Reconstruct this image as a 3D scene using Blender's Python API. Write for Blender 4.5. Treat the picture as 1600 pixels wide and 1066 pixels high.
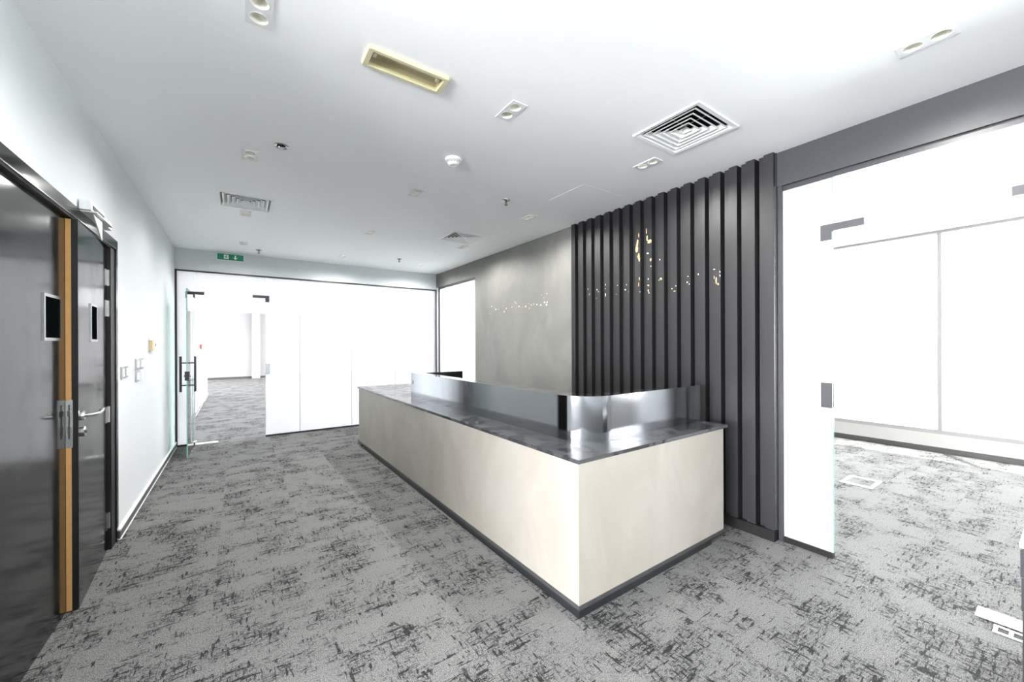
import bpy, bmesh, math, random
from mathutils import Vector, Matrix

random.seed(7)
sc = bpy.context.scene
for o in list(bpy.data.objects):
    bpy.data.objects.remove(o)
COL = sc.collection
PI = math.pi

# ------------------------------------------------------------------ camera
CAM_H = 1.4
YAW, ROLL, FPX, CY = math.radians(34.70), -0.0037, 616.5, 538.0
cd = bpy.data.cameras.new('camera')
cam = bpy.data.objects.new('camera', cd)
COL.objects.link(cam)
cd.sensor_fit = 'HORIZONTAL'
cd.sensor_width = 36.0
cd.lens = 36.0 * FPX / 1600.0
cd.shift_x = 0.0
cd.shift_y = (CY - 533.0) / 1600.0
cd.clip_start = 0.02
cd.clip_end = 300
fw = Vector((math.sin(YAW), math.cos(YAW), 0))
r0 = Vector((math.cos(YAW), -math.sin(YAW), 0))
u0 = Vector((0, 0, 1))
rr = r0 * math.cos(ROLL) + u0 * math.sin(ROLL)
uu = u0 * math.cos(ROLL) - r0 * math.sin(ROLL)
M = Matrix((rr, uu, -fw)).transposed().to_4x4()
M.translation = Vector((0, 0, CAM_H))
cam.matrix_world = M
sc.camera = cam

# ------------------------------------------------------------------ light
sc.view_settings.view_transform = 'Standard'
sc.view_settings.look = 'None'
sc.view_settings.gamma = 1.0
sc.view_settings.use_curve_mapping = False
sc.view_settings.exposure = 3.84
w = bpy.data.worlds.new('sky')
sc.world = w
w.use_nodes = True
bg = w.node_tree.nodes['Background']
bg.inputs['Color'].default_value = (0.985, 0.99, 1.0, 1)
bg.inputs['Strength'].default_value = 7.0
sun = bpy.data.lights.new('sun', 'SUN')
sun.energy = 11.0
sun.angle = 0.009
sun.color = (1.0, 0.96, 0.9)
so = bpy.data.objects.new('sun', sun)
COL.objects.link(so)
so.rotation_euler = Vector((-0.60, -0.38, -2.75)).to_track_quat('-Z', 'Y').to_euler()
so.location = (8, 3, 9)
def portal(name, loc, rot, sx, sy):
    l = bpy.data.lights.new(name, 'AREA')
    l.shape = 'RECTANGLE'
    l.size, l.size_y = sx, sy
    l.cycles.is_portal = True
    o = bpy.data.objects.new(name, l)
    COL.objects.link(o)
    o.location, o.rotation_euler = loc, rot
portal('window_portal', (7.50, 8.0, 1.53), (PI / 2, 0, PI / 2), 25.4, 2.56)
FILL_W = 2.75      # each added fill spot, set just under an unlit spotlight cup
portal('added_window_portal', (-7.35, -1.5, 1.4), (PI / 2, 0, -PI / 2), 6.0, 2.7)  # guides sky light through the added window wall
portal('far_added_window_portal', (-4.4, 16.9, 1.45), (PI / 2, 0, -PI / 2), 6.0, 2.5)  # guides sky light through the window added to the far room
sc.cycles.max_bounces = 14
sc.cycles.diffuse_bounces = 8
sc.cycles.glossy_bounces = 5
sc.cycles.transmission_bounces = 10
sc.cycles.transparent_max_bounces = 16
sc.cycles.caustics_reflective = False
sc.cycles.caustics_refractive = False
sc.cycles.sample_clamp_indirect = 8.0

# ------------------------------------------------------------------ materials
def lin(c):
    return tuple(((v / 255) / 12.92 if v <= 10.3 else ((v / 255 + 0.055) / 1.055) ** 2.4) for v in c) + (1,)

class NT:
    def __init__(s, name):
        s.m = bpy.data.materials.new(name)
        s.m.use_nodes = True
        s.t = s.m.node_tree
        s.n = s.t.nodes
        s.b = s.n['Principled BSDF']
        s.out = s.n['Material Output']
    def add(s, k, **kw):
        n = s.n.new(k)
        for a, v in kw.items():
            setattr(n, a, v)
        return n
    def link(s, a, b):
        s.t.links.new(a, b)
    def math(s, op, a, b=None, c=None, clamp=False):
        n = s.add('ShaderNodeMath', operation=op, use_clamp=clamp)
        for i, v in enumerate((a, b, c)):
            if v is None: continue
            if isinstance(v, (int, float)): n.inputs[i].default_value = v
            else: s.link(v, n.inputs[i])
        return n.outputs[0]
    def noise(s, vec, scale, detail=3, rough=0.5, dist=0.0):
        n = s.add('ShaderNodeTexNoise')
        n.inputs['Scale'].default_value = scale
        n.inputs['Detail'].default_value = detail
        n.inputs['Roughness'].default_value = rough
        n.inputs['Distortion'].default_value = dist
        if vec is not None: s.link(vec, n.inputs['Vector'])
        return n.outputs['Fac']
    def mapping(s, vec, scale=(1, 1, 1), rot=(0, 0, 0), loc=(0, 0, 0)):
        n = s.add('ShaderNodeMapping')
        n.inputs['Scale'].default_value = scale
        n.inputs['Rotation'].default_value = rot
        n.inputs['Location'].default_value = loc
        s.link(vec, n.inputs['Vector'])
        return n.outputs[0]
    def ramp(s, f, lo, hi, a=0.0, b=1.0):
        n = s.add('ShaderNodeMapRange')
        n.interpolation_type = 'SMOOTHSTEP'
        s.link(f, n.inputs['Value'])
        for k, v in (('From Min', lo), ('From Max', hi), ('To Min', a), ('To Max', b)):
            n.inputs[k].default_value = v
        return n.outputs[0]
    def mix(s, f, a, b):
        n = s.add('ShaderNodeMix', data_type='RGBA')
        if isinstance(f, (int, float)): n.inputs[0].default_value = f
        else: s.link(f, n.inputs[0])
        for i, v in ((6, a), (7, b)):
            if isinstance(v, tuple): n.inputs[i].default_value = v
            else: s.link(v, n.inputs[i])
        return n.outputs[2]
    def bump(s, h, strength=0.2, dist=0.002):
        n = s.add('ShaderNodeBump')
        n.inputs['Strength'].default_value = strength
        n.inputs['Distance'].default_value = dist
        s.link(h, n.inputs['Height'])
        s.link(n.outputs[0], s.b.inputs['Normal'])

def geo_pos(n):
    return n.add('ShaderNodeNewGeometry').outputs['Position']

def plain(name, rgb, rough=0.5, metal=0.0, spec=0.5, var=0.04, scale=8.0, bump=0.0, bscale=200):
    n = NT(name)
    p = n.add('ShaderNodeTexCoord').outputs['Object']
    c = lin(rgb)
    f = n.noise(p, scale, 4)
    d = tuple(v * (1 - var) for v in c[:3]) + (1,)
    e = tuple(min(1, v * (1 + var)) for v in c[:3]) + (1,)
    n.link(n.mix(f, d, e), n.b.inputs['Base Color'])
    n.b.inputs['Roughness'].default_value = rough
    n.b.inputs['Metallic'].default_value = metal
    n.b.inputs['Specular IOR Level'].default_value = spec
    if bump: n.bump(n.noise(p, bscale, 2), bump, 0.001)
    return n.m

M_wall = plain('white_wall_paint', (210, 214, 216), 0.6, var=0.012, scale=1.3, bump=0.08, bscale=60)
M_ceil = plain('ceiling_paint', (245, 246, 247), 0.75, var=0.012, scale=1.1, bump=0.04, bscale=60)
M_white = plain('white_plastic', (240, 241, 240), 0.35, var=0.01)
M_whmetal = plain('white_powder_coat', (236, 238, 238), 0.4, var=0.01)
M_frame = plain('black_aluminium', (48, 49, 51), 0.4, var=0.03)
M_patch = plain('grey_patch_metal', (50, 51, 55), 0.45, metal=0.0, var=0.05)
M_chrome = plain('brushed_steel', (190, 190, 188), 0.22, metal=1.0, var=0.03)
M_dark = plain('dark_void', (14, 14, 15), 0.8, var=0.02)
M_lip = plain('grey_stone_lip', (62, 62, 64), 0.3, var=0.05)
M_plinth = plain('scuffed_plinth', (32, 33, 35), 0.35, var=0.25, scale=18)
M_base = plain('dark_skirting', (74, 73, 72), 0.35, var=0.08, scale=14)
M_blackbase = plain('black_skirting', (9, 9, 10), 0.45, var=0.05)
M_slat = plain('charcoal_paint', (24, 24, 26), 0.52, var=0.05, scale=3, bump=0.15, bscale=260)
M_beam = plain('charcoal_beam_paint', (46, 47, 51), 0.5, var=0.05, scale=3, bump=0.15, bscale=260)
M_sill = plain('window_frame_grey', (152, 151, 150), 0.5, var=0.02)
M_yellow = plain('yellowed_plastic', (204, 198, 164), 0.4, var=0.03)
M_trough = plain('aged_reflector', (178, 170, 148), 0.35, var=0.12, scale=20)
M_tube = plain('glass_tube', (216, 212, 196), 0.15, var=0.02)
M_wood = plain('raw_wood_lipping', (196, 150, 92), 0.6, var=0.12, scale=30)
M_cream = plain('cream_plastic', (206, 190, 150), 0.4, var=0.02)
M_red = plain('red_plastic', (206, 60, 52), 0.4, var=0.02)
M_green = plain('sign_green', (20, 138, 98), 0.5, var=0.01)
M_glue = plain('dried_adhesive', (206, 168, 120), 0.7, var=0.25, scale=60)
M_chip = plain('bare_plaster_chip', (232, 226, 210), 0.8, var=0.05)
M_pedestal = plain('dark_grey_steel', (30, 30, 34), 0.45, var=0.03)
M_woodtrim = plain('pale_oak_trim', (222, 196, 158), 0.5, var=0.08, scale=20)

def m_door():
    n = NT('black_gloss_laminate')
    p = n.add('ShaderNodeTexCoord').outputs['Object']
    st = n.noise(n.mapping(p, (3, 26, 1.2)), 2.0, 4)
    n.link(n.mix(st, lin((7, 7, 8)), lin((15, 15, 17))), n.b.inputs['Base Color'])
    sm = n.noise(p, 3.0, 5, 0.6)
    n.link(n.ramp(sm, 0.35, 0.75, 0.09, 0.2), n.b.inputs['Roughness'])
    n.b.inputs['Specular IOR Level'].default_value = 0.8
    n.bump(n.noise(n.mapping(p, (1, 30, 3)), 5, 2), 0.03, 0.001)
    return n.m
M_door = m_door()

def m_stone():
    n = NT('polished_grey_stone')
    p = n.add('ShaderNodeTexCoord').outputs['Object']
    a = n.noise(p, 420, 2, 0.7)
    bcol = n.mix(n.ramp(a, 0.35, 0.7), lin((34, 35, 38)), lin((62, 63, 66)))
    # dusty swirled wipe marks
    d = n.noise(n.mapping(p, (1, 1, 1)), 4.5, 3, 0.5, 1.2)
    dust = n.ramp(d, 0.47, 0.53)
    n.link(n.mix(n.math('MULTIPLY', dust, 0.22), bcol, lin((110, 111, 112))), n.b.inputs['Base Color'])
    n.link(n.math('ADD', n.math('MULTIPLY', dust, 0.16), 0.1), n.b.inputs['Roughness'])
    n.b.inputs['Specular IOR Level'].default_value = 0.5
    return n.m
M_stone = m_stone()

def m_ledge():
    n = NT('dark_polished_metal')
    p = n.add('ShaderNodeTexCoord').outputs['Object']
    a = n.noise(p, 700, 2, 0.7)
    n.link(n.mix(n.ramp(a, 0.3, 0.7), lin((138, 140, 144)), lin((156, 158, 162))), n.b.inputs['Base Color'])
    s = n.noise(n.mapping(p, (3, 3, 1)), 1.6, 4)
    n.link(n.ramp(s, 0.3, 0.7, 0.09, 0.17), n.b.inputs['Roughness'])
    n.b.inputs['Metallic'].default_value = 1.0
    return n.m
M_ledge = m_ledge()

def m_plaster(name, a, b, sc_=1.6, rough=0.55):
    n = NT(name)
    p = n.add('ShaderNodeTexCoord').outputs['Object']
    f = n.noise(n.mapping(p, (1, 1, 0.7)), sc_, 6, 0.6, 0.8)
    g = n.noise(p, 30, 4, 0.7)
    c = n.mix(n.ramp(f, 0.3, 0.7), lin(a), lin(b))
    c2 = n.mix(n.math('MULTIPLY', n.ramp(g, 0.6, 0.8), 0.12), c, lin(tuple(v * 0.75 for v in a)))
    n.link(c2, n.b.inputs['Base Color'])
    n.b.inputs['Roughness'].default_value = rough
    n.bump(n.noise(p, 45, 5), 0.12, 0.001)
    return n.m
M_panel = m_plaster('cream_microcement', (148, 142, 132), (158, 153, 145), 2.2, 0.5)
M_conc = m_plaster('grey_microcement', (108, 108, 104), (122, 121, 117), 1.7, 0.55)

def m_carpet():
    n = NT('distressed_loop_carpet')
    pos = geo_pos(n)
    rnd = n.add('ShaderNodeObjectInfo').outputs['Random']
    off = n.add('ShaderNodeCombineXYZ')
    n.link(n.math('MULTIPLY', rnd, 37.0), off.inputs[0])
    n.link(n.math('MULTIPLY', rnd, 91.0), off.inputs[1])
    add = n.add('ShaderNodeVectorMath', operation='ADD')
    n.link(pos, add.inputs[0]); n.link(off.outputs[0], add.inputs[1])
    p = add.outputs[0]
    wn = n.add('ShaderNodeTexNoise'); wn.inputs['Scale'].default_value = 22; wn.inputs['Detail'].default_value = 2
    n.link(p, wn.inputs['Vector'])
    wob = n.add('ShaderNodeVectorMath', operation='MULTIPLY_ADD')
    n.link(wn.outputs['Color'], wob.inputs[0]); wob.inputs[1].default_value = (0.008, 0.008, 0); n.link(p, wob.inputs[2])
    q = wob.outputs[0]
    # worn clusters, elongated both ways
    ba = n.noise(n.mapping(p, (2.2, 5.0, 1)), 1.0, 4, 0.62)
    bb_ = n.noise(n.mapping(p, (5.0, 2.4, 1), loc=(3, 8, 0)), 1.0, 4, 0.62)
    clus = n.ramp(n.math('ADD', n.math('MULTIPLY', ba, 0.55), n.math('MULTIPLY', bb_, 0.45)), 0.40, 0.60)
    def thread(sx_, sy_, loc, lo, gain, soft=0.03):
        f = n.noise(n.mapping(q, (sx_, sy_, 1), loc=loc), 1.0, 3, 0.62)
        return n.ramp(n.math('ADD', f, n.math('MULTIPLY', clus, gain)), lo, lo + soft)
    ax = thread(9, 52, (0, 0, 0), 0.675, 0.125)
    ay = thread(50, 10, (5, 9, 0), 0.68, 0.12)
    fx = thread(14, 120, (3, 1, 0), 0.65, 0.085)
    fy = thread(115, 15, (1, 7, 0), 0.655, 0.085)
    spk = thread(70, 80, (9, 2, 0), 0.685, 0.10)
    streak = n.math('MAXIMUM', n.math('MAXIMUM', ax, ay), n.math('MAXIMUM', n.math('MULTIPLY', n.math('MAXIMUM', fx, fy), 0.8), spk))
    grain = n.noise(pos, 240, 2, 0.9)
    tuft = n.noise(q, 60, 3, 0.75)
    base = n.mix(n.ramp(grain, 0.34, 0.66), lin((63, 64, 64)), lin((149, 149, 147)))
    base = n.mix(n.math('MULTIPLY', n.ramp(tuft, 0.44, 0.62), n.math('MULTIPLY_ADD', clus, 0.6, 0.05)), base, lin((54, 55, 56)))
    col = n.mix(n.math('MULTIPLY', streak, n.ramp(grain, 0.25, 0.6, 0.98, 0.8)), base, lin((7, 8, 9)))
    n.link(col, n.b.inputs['Base Color'])
    n.b.inputs['Roughness'].default_value = 0.95
    n.b.inputs['Specular IOR Level'].default_value = 0.15
    n.bump(grain, 0.5, 0.004)
    return n.m
M_carpet = m_carpet()

def m_clear(name, tint, refl=1.0):
    n = NT(name)
    n.n.remove(n.b)
    tr = n.add('ShaderNodeBsdfTransparent'); tr.inputs[0].default_value = tint
    gl = n.add('ShaderNodeBsdfGlossy'); gl.inputs['Roughness'].default_value = 0.01
    gl.inputs['Color'].default_value = (1, 1, 1, 1)
    fr = n.add('ShaderNodeFresnel'); fr.inputs['IOR'].default_value = 1.5
    mx = n.add('ShaderNodeMixShader')
    n.link(n.math('MULTIPLY', fr.outputs[0], refl), mx.inputs[0])
    n.link(tr.outputs[0], mx.inputs[1]); n.link(gl.outputs[0], mx.inputs[2])
    n.link(mx.outputs[0], n.out.inputs[0])
    return n.m
M_clear = m_clear('clear_glass', (0.98, 0.99, 0.985, 1), 0.6)
M_dim = m_clear('dimming_glass', (0.49, 0.495, 0.495, 1), 0.6)  # tint put in to hold down daylight in the window room
M_dim2 = m_clear('light_dimming_glass', (0.62, 0.62, 0.625, 1), 0.6)  # weaker tint, put in to balance daylight in the far room
M_dim3 = m_clear('grey_dimming_glass', (0.77, 0.77, 0.775, 1), 0.6)  # tint put in to weaken light from the added window wall
M_cover = m_clear('prismatic_cover', (0.97, 0.96, 0.9, 1), 0.05)
M_greenglass = m_clear('green_tinted_glass', (0.86, 0.95, 0.92, 1), 1.0)
M_visionglass = plain('dark_vision_glass', (6, 9, 9), 0.5, spec=0.0, var=0.2)
M_edge = plain('green_glass_edge', (120, 190, 168), 0.2, var=0.05)

def m_frost(name, col, thru):
    n = NT(name)
    n.n.remove(n.b)
    p = n.add('ShaderNodeTexCoord').outputs['Object']
    f = n.noise(p, 1.0, 2)
    c = n.mix(f, tuple(v * 0.985 for v in col[:3]) + (1,), col)
    d = n.add('ShaderNodeBsdfDiffuse'); t = n.add('ShaderNodeBsdfTranslucent'); g = n.add('ShaderNodeBsdfGlossy')
    n.link(c, d.inputs[0]); n.link(c, t.inputs[0])
    g.inputs['Roughness'].default_value = 0.05
    m1 = n.add('ShaderNodeMixShader'); m1.inputs[0].default_value = thru
    n.link(d.outputs[0], m1.inputs[1]); n.link(t.outputs[0], m1.inputs[2])
    fr = n.add('ShaderNodeFresnel'); fr.inputs['IOR'].default_value = 1.4
    m2 = n.add('ShaderNodeMixShader')
    n.link(fr.outputs[0], m2.inputs[0]); n.link(m1.outputs[0], m2.inputs[1]); n.link(g.outputs[0], m2.inputs[2])
    n.link(m2.outputs[0], n.out.inputs[0])
    return n.m
M_frost = m_frost('white_frosted_glass', (0.985, 0.985, 0.99, 1), 0.9)
M_frost2 = m_frost('satin_frosted_glass', (0.82, 0.83, 0.845, 1), 0.8)
M_frostgreen = m_frost('pale_green_frosted_glass', (0.78, 0.82, 0.815, 1), 0.8)

# ------------------------------------------------------------------ builders
class MB:
    def __init__(s): s.bm = bmesh.new()
    def box(s, x0, x1, y0, y1, z0, z1):
        vs = [s.bm.verts.new((x, y, z)) for z in (z0, z1) for y in (y0, y1) for x in (x0, x1)]
        for f in ((0, 2, 3, 1), (4, 5, 7, 6), (0, 1, 5, 4), (2, 6, 7, 3), (0, 4, 6, 2), (1, 3, 7, 5)):
            s.bm.faces.new([vs[i] for i in f])
        return s
    def prism(s, pts, z0, z1, M_=None):
        a = [Vector((x, y, z0)) for x, y in pts]; b = [Vector((x, y, z1)) for x, y in pts]
        if M_: a = [M_ @ v for v in a]; b = [M_ @ v for v in b]
        a = [s.bm.verts.new(v) for v in a]; b = [s.bm.verts.new(v) for v in b]
        n = len(pts)
        s.bm.faces.new(a[::-1]); s.bm.faces.new(b)
        for i in range(n):
            s.bm.faces.new((a[i], a[(i + 1) % n], b[(i + 1) % n], b[i]))
        return s
    def lathe(s, prof, seg=24, M_=None, cap0=True, cap1=True):
        rings = []
        for r_, z in prof:
            ring = []
            for i in range(seg):
                t = 2 * PI * i / seg
                v = Vector((r_ * math.cos(t), r_ * math.sin(t), z))
                ring.append(s.bm.verts.new(M_ @ v if M_ else v))
            rings.append(ring)
        for a, b in zip(rings, rings[1:]):
            for i in range(seg):
                s.bm.faces.new((a[i], a[(i + 1) % seg], b[(i + 1) % seg], b[i]))
        if cap0: s.bm.faces.new(rings[0][::-1])
        if cap1: s.bm.faces.new(rings[-1])
        return s
    def tube(s, pts, r_, seg=12, cap=True):
        pts = [Vector(p) for p in pts]
        rs = r_ if isinstance(r_, (list, tuple)) else [r_] * len(pts)
        rings = []
        up = None
        for i, p in enumerate(pts):
            d = (pts[min(i + 1, len(pts) - 1)] - pts[max(i - 1, 0)]).normalized()
            if up is None:
                up = Vector((0, 0, 1)) if abs(d.z) < 0.9 else Vector((1, 0, 0))
            a = d.cross(up).normalized(); b = a.cross(d).normalized(); up = b
            rings.append([s.bm.verts.new(p + (a * math.cos(2 * PI * k / seg) + b * math.sin(2 * PI * k / seg)) * rs[i]) for k in range(seg)])
        for A, B in zip(rings, rings[1:]):
            for k in range(seg):
                s.bm.faces.new((A[k], A[(k + 1) % seg], B[(k + 1) % seg], B[k]))
        if cap:
            s.bm.faces.new(rings[0][::-1]); s.bm.faces.new(rings[-1])
        return s
    def build(s, name, mat, parent=None, bevel=0.0, seg=2, smooth=False, kind=None):
        if bevel:
            es = [e for e in s.bm.edges if len(e.link_faces) == 2 and e.calc_face_angle(0) > 0.6]
            bmesh.ops.bevel(s.bm, geom=es, offset=bevel, segments=seg, affect='EDGES', profile=0.5, clamp_overlap=True)
        bmesh.ops.recalc_face_normals(s.bm, faces=s.bm.faces)
        me = bpy.data.meshes.new(name)
        s.bm.to_mesh(me); s.bm.free()
        me.materials.append(mat)
        if smooth:
            for p in me.polygons: p.use_smooth = True
            try: me.set_sharp_from_angle(angle=math.radians(38))
            except Exception: pass
        o = bpy.data.objects.new(name, me)
        COL.objects.link(o)
        if parent: o.parent = parent
        if kind: o['kind'] = kind
        return o

def tag(o, label, cat, group=None):
    o['label'] = label; o['category'] = cat
    if group: o['group'] = group
    return o
def empty(name, loc=(0, 0, 0), rz=0.0, kind=None):
    o = bpy.data.objects.new(name, None)
    COL.objects.link(o)
    o.location = loc; o.rotation_euler = (0, 0, rz)
    o.empty_display_size = 0.1
    if kind: o['kind'] = kind
    return o
def thing(name, label, cat, loc=(0, 0, 0), rz=0.0, group=None):
    return tag(empty(name, loc, rz), label, cat, group)
def dup(root, loc, label, group=None):
    r_ = root.copy(); COL.objects.link(r_); r_.location = loc; r_['label'] = label
    if group: r_['group'] = group
    for ch in list(root.children):
        c = ch.copy(); COL.objects.link(c); c.parent = r_
        for g in ch.children:
            d = g.copy(); COL.objects.link(d); d.parent = c
    return r_
def box(name, mat, x0, x1, y0, y1, z0, z1, parent=None, bevel=0.0, kind=None):
    return MB().box(x0, x1, y0, y1, z0, z1).build(name, mat, parent, bevel, kind=kind)
def struct(name, mat, *a, parent=None, bevel=0.0):
    return box(name, mat, *a, parent=parent, bevel=bevel, kind='structure')

def rot_x90():  # local xy plane -> drawn on a wall facing -Y (x right, y up)
    return Matrix.Rotation(PI / 2, 4, 'X')

# ------------------------------------------------------------------ setting
C = 2.752            # main ceiling
CR = 2.83            # window room ceiling
XL, XR, YF = -0.722, 3.15, 7.105
XW = 7.33            # facade
YB, YE = -4.5, 20.0
YC = 13.83           # left wall ends

def plate_with_holes(name, x0, x1, y0, y1, z0, z1, holes, mat):
    xs = sorted({x0, x1, *[h[0] for h in holes], *[h[1] for h in holes]})
    ys = sorted({y0, y1, *[h[2] for h in holes], *[h[3] for h in holes]})
    bm = bmesh.new(); V = {}
    def v(x, y, z):
        k = (x, y, z)
        if k not in V: V[k] = bm.verts.new(k)
        return V[k]
    def solid(i, j):
        if i < 0 or j < 0 or i >= len(xs) - 1 or j >= len(ys) - 1: return False
        cx, cy = (xs[i] + xs[i + 1]) / 2, (ys[j] + ys[j + 1]) / 2
        return not any(h[0] < cx < h[1] and h[2] < cy < h[3] for h in holes)
    for i in range(len(xs) - 1):
        for j in range(len(ys) - 1):
            if not solid(i, j): continue
            a, b, c, d = xs[i], xs[i + 1], ys[j], ys[j + 1]
            bm.faces.new((v(a, c, z0), v(a, d, z0), v(b, d, z0), v(b, c, z0)))
            bm.faces.new((v(a, c, z1), v(b, c, z1), v(b, d, z1), v(a, d, z1)))
            if not solid(i - 1, j): bm.faces.new((v(a, c, z0), v(a, c, z1), v(a, d, z1), v(a, d, z0)))
            if not solid(i + 1, j): bm.faces.new((v(b, c, z0), v(b, d, z0), v(b, d, z1), v(b, c, z1)))
            if not solid(i, j - 1): bm.faces.new((v(a, c, z0), v(b, c, z0), v(b, c, z1), v(a, c, z1)))
            if not solid(i, j + 1): bm.faces.new((v(a, d, z0), v(a, d, z1), v(b, d, z1), v(b, d, z0)))
    me = bpy.data.meshes.new(name); bm.to_mesh(me); bm.free(); me.materials.append(mat)
    o = bpy.data.objects.new(name, me); COL.objects.link(o); o['kind'] = 'structure'
    return o

SPOTS = [ # x, y, label
 (0.072, 1.885, 'twin round recessed ceiling spotlight cut off by the top edge, near the left wall'),
 (0.068, 3.361, 'twin round ceiling spotlight between the left wall and the chrome ringed sprinkler'),
 (0.060, 4.880, 'twin ceiling spotlight directly beyond the left air diffuser'),
 (0.055, 6.330, 'small twin ceiling spotlight just in front of the green exit sign'),
 (1.300, 1.880, 'twin ceiling spotlight right of the yellowed emergency light'),
 (1.298, 3.361, 'twin ceiling spotlight left of the smoke detector, further back'),
 (1.302, 4.872, 'twin ceiling spotlight in mid ceiling, left of the small square diffuser'),
 (1.302, 6.390, 'smallest twin ceiling spotlight of the middle row, near the far glass wall'),
 (2.534, 0.392, 'twin ceiling spotlight at the top right corner, above the dark beam'),
 (2.528, 1.853, 'twin ceiling spotlight just behind the large square diffuser, above the dark ribbed wall'),
 (2.545, 3.361, 'twin ceiling spotlight above the grey wall, behind the hanging sprinkler'),
 (2.560, 4.885, 'twin ceiling spotlight right behind the small square diffuser'),
 (2.550, 6.430, 'farthest twin ceiling spotlight, in the far right ceiling corner'),
]
GRILLES = [
 (0.060, 4.492, 'square white ceiling air diffuser on the left, in line with the exit sign'),
 (2.328, 4.468, 'small looking square white ceiling air diffuser above the grey wall'),
 (2.330, 1.432, 'large looking square white louvred air diffuser above the dark ribbed wall'),
]
holes = [(x - 0.042, x + 0.042, y - 0.088, y + 0.088) for x, y, _ in SPOTS]
holes += [(x - 0.2, x + 0.2, y - 0.2, y + 0.2) for x, y, _ in GRILLES]
holes += [(0.51, 0.86, 1.836, 1.938), (0.215, 0.267, 3.063, 3.115), (2.40, 2.87, 2.388, 2.85)]
struct('ceiling', M_ceil, -7.3, XL - 0.15, YB, 1.6, C, C + 0.03)
plate_with_holes('ceiling', XL - 0.15, XR + 0.1, YB, YF + 0.04, C, C + 0.02, holes, M_ceil)
struct('ceiling', M_ceil, XL - 0.1, XR + 0.1, YB, YF, C + 0.3, C + 0.32)      # slab above the void
struct('ceiling', M_ceil, -4.2, XW + 0.1, YF + 0.04, YE, C, C + 0.03)

# floor slab and carpet tiles
struct('floor', M_dark, -7.3, XW + 0.1, YB, YE, -0.06, -0.010)
fl = bpy.data.objects['floor']
X0T, T = -0.62, 0.5
tm = MB().box(-T / 2 + .0002, T / 2 - .0002, -T / 2 + .0002, T / 2 - .0002, -0.009, 0.0)
tile0 = tm.build('carpet_tile', M_carpet, fl)
def seen(cx, cy):
    v = Vector((cx, cy, -CAM_H)); D = v.dot(fw)
    if D < 0.6: return False
    uu_ = v.dot(r0) / D * FPX; vv = CAM_H / D * FPX
    return -980 < uu_ < 980 and vv < 720
first = True; count = 0
edge_cells = []
ix0, ix1 = -1, 16
for iy in range(-1, 15):
    for ix in range(ix0, ix1):
        cx, cy = X0T + (ix + 0.5) * T, 0.11 + (iy + 0.5) * T
        if cx > XW - 0.02 or cx < XL - 0.2: continue
        if cy > YF + 0.25: edge_cells.append((cx, cy)); continue
        if not seen(cx, cy): edge_cells.append((cx, cy)); continue
        if cx > 3.2 and cy > 5.2 : edge_cells.append((cx, cy)); continue
        if 1.7 < cx < 2.6 and 1.8 < cy < 5.3: edge_cells.append((cx, cy)); continue
        if first: o = tile0; first = False
        else:
            o = tile0.copy(); COL.objects.link(o)
        o.location = (cx, cy, 0); count += 1
b = MB()
for cx, cy in edge_cells: b.box(cx - T / 2, cx + T / 2, cy - T / 2, cy + T / 2, -0.009, 0)
b.box(-4.2, XW + 0.1, 0.11 + 15 * T, YE, -0.009, 0)
b.box(-7.3, XW + 0.1, YB, 0.11 - T, -0.009, 0)
b.box(-7.3, -1.12, 0.11 - T, 1.5, -0.009, 0)
b.box(XW - 0.21 - 0.0, XW + 0.1, 0.11 - T, 0.11 + 15 * T, -0.0095, -0.0005)
b.build('carpet', M_carpet, fl, kind='stuff')

# left wall with double-door opening
DY0, DY1, DZ = 2.06, 3.957, 2.150
wl = empty('wall_left', kind='structure')
box('wall_face', M_wall, XL - 0.15, XL, 1.5, DY0, 0, C, wl)
box('wall_return', M_wall, -7.3, XL - 0.15, 1.5, 1.6, 0, C, wl)
box('wall_face', M_wall, XL - 0.15, XL, DY1, YC, 0, C, wl)
box('wall_face', M_wall, XL - 0.15, XL, DY0, DY1, DZ, C, wl)
box('void', M_dark, XL - 0.32, XL - 0.16, DY0 - 0.1, DY1 + 0.1, 0, DZ + .1, wl)
def skirting(name, y0, y1):
    e = empty(name, kind='structure')
    box('skirting_board', M_base, XL, XL + 0.014, y0, y1, 0.006, 0.062, e, 0.002)
    box('skirting_lip', M_white, XL, XL + 0.017, y0, y1, 0.062, 0.074, e, 0.002)
    box('carpet_bead', M_whmetal, XL, XL + 0.020, y0, y1, 0, 0.006, e)
skirting('baseboard_left', DY1, YF - 0.02)
skirting('baseboard_left', YF + 0.06, 11.6)
skirting('baseboard_left', 12.5, YC)
# casing
tr = empty('trim_1', kind='structure')
box('casing', M_door, XL, XL + 0.006, DY0, DY1, DZ - 0.062, DZ, tr, 0.002)
box('casing', M_door, XL, XL + 0.006, DY1 - 0.048, DY1, 0, DZ - 0.062, tr, 0.002)
box('casing', M_door, XL, XL + 0.006, DY0, DY0 + 0.05, 0, DZ - 0.062, tr, 0.002)
box('casing_edge', M_chrome, XL, XL + 0.0075, DY0 + .05, DY1 - 0.048, DZ - 0.066, DZ - 0.061, tr)
box('jamb', M_blackbase, XL - 0.15, XL - 0.001, DY1 - 0.155, DY1 - 0.001, 0, DZ - 0.06, tr)
box('jamb', M_blackbase, XL - 0.15, XL - 0.001, DY0 + 0.001, DY0 + 0.08, 0, DZ - 0.06, tr)
box('jamb', M_blackbase, XL - 0.15, XL - 0.001, DY0 + .001, DY1 - .001, DZ - 0.075, DZ - 0.002, tr)

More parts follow.
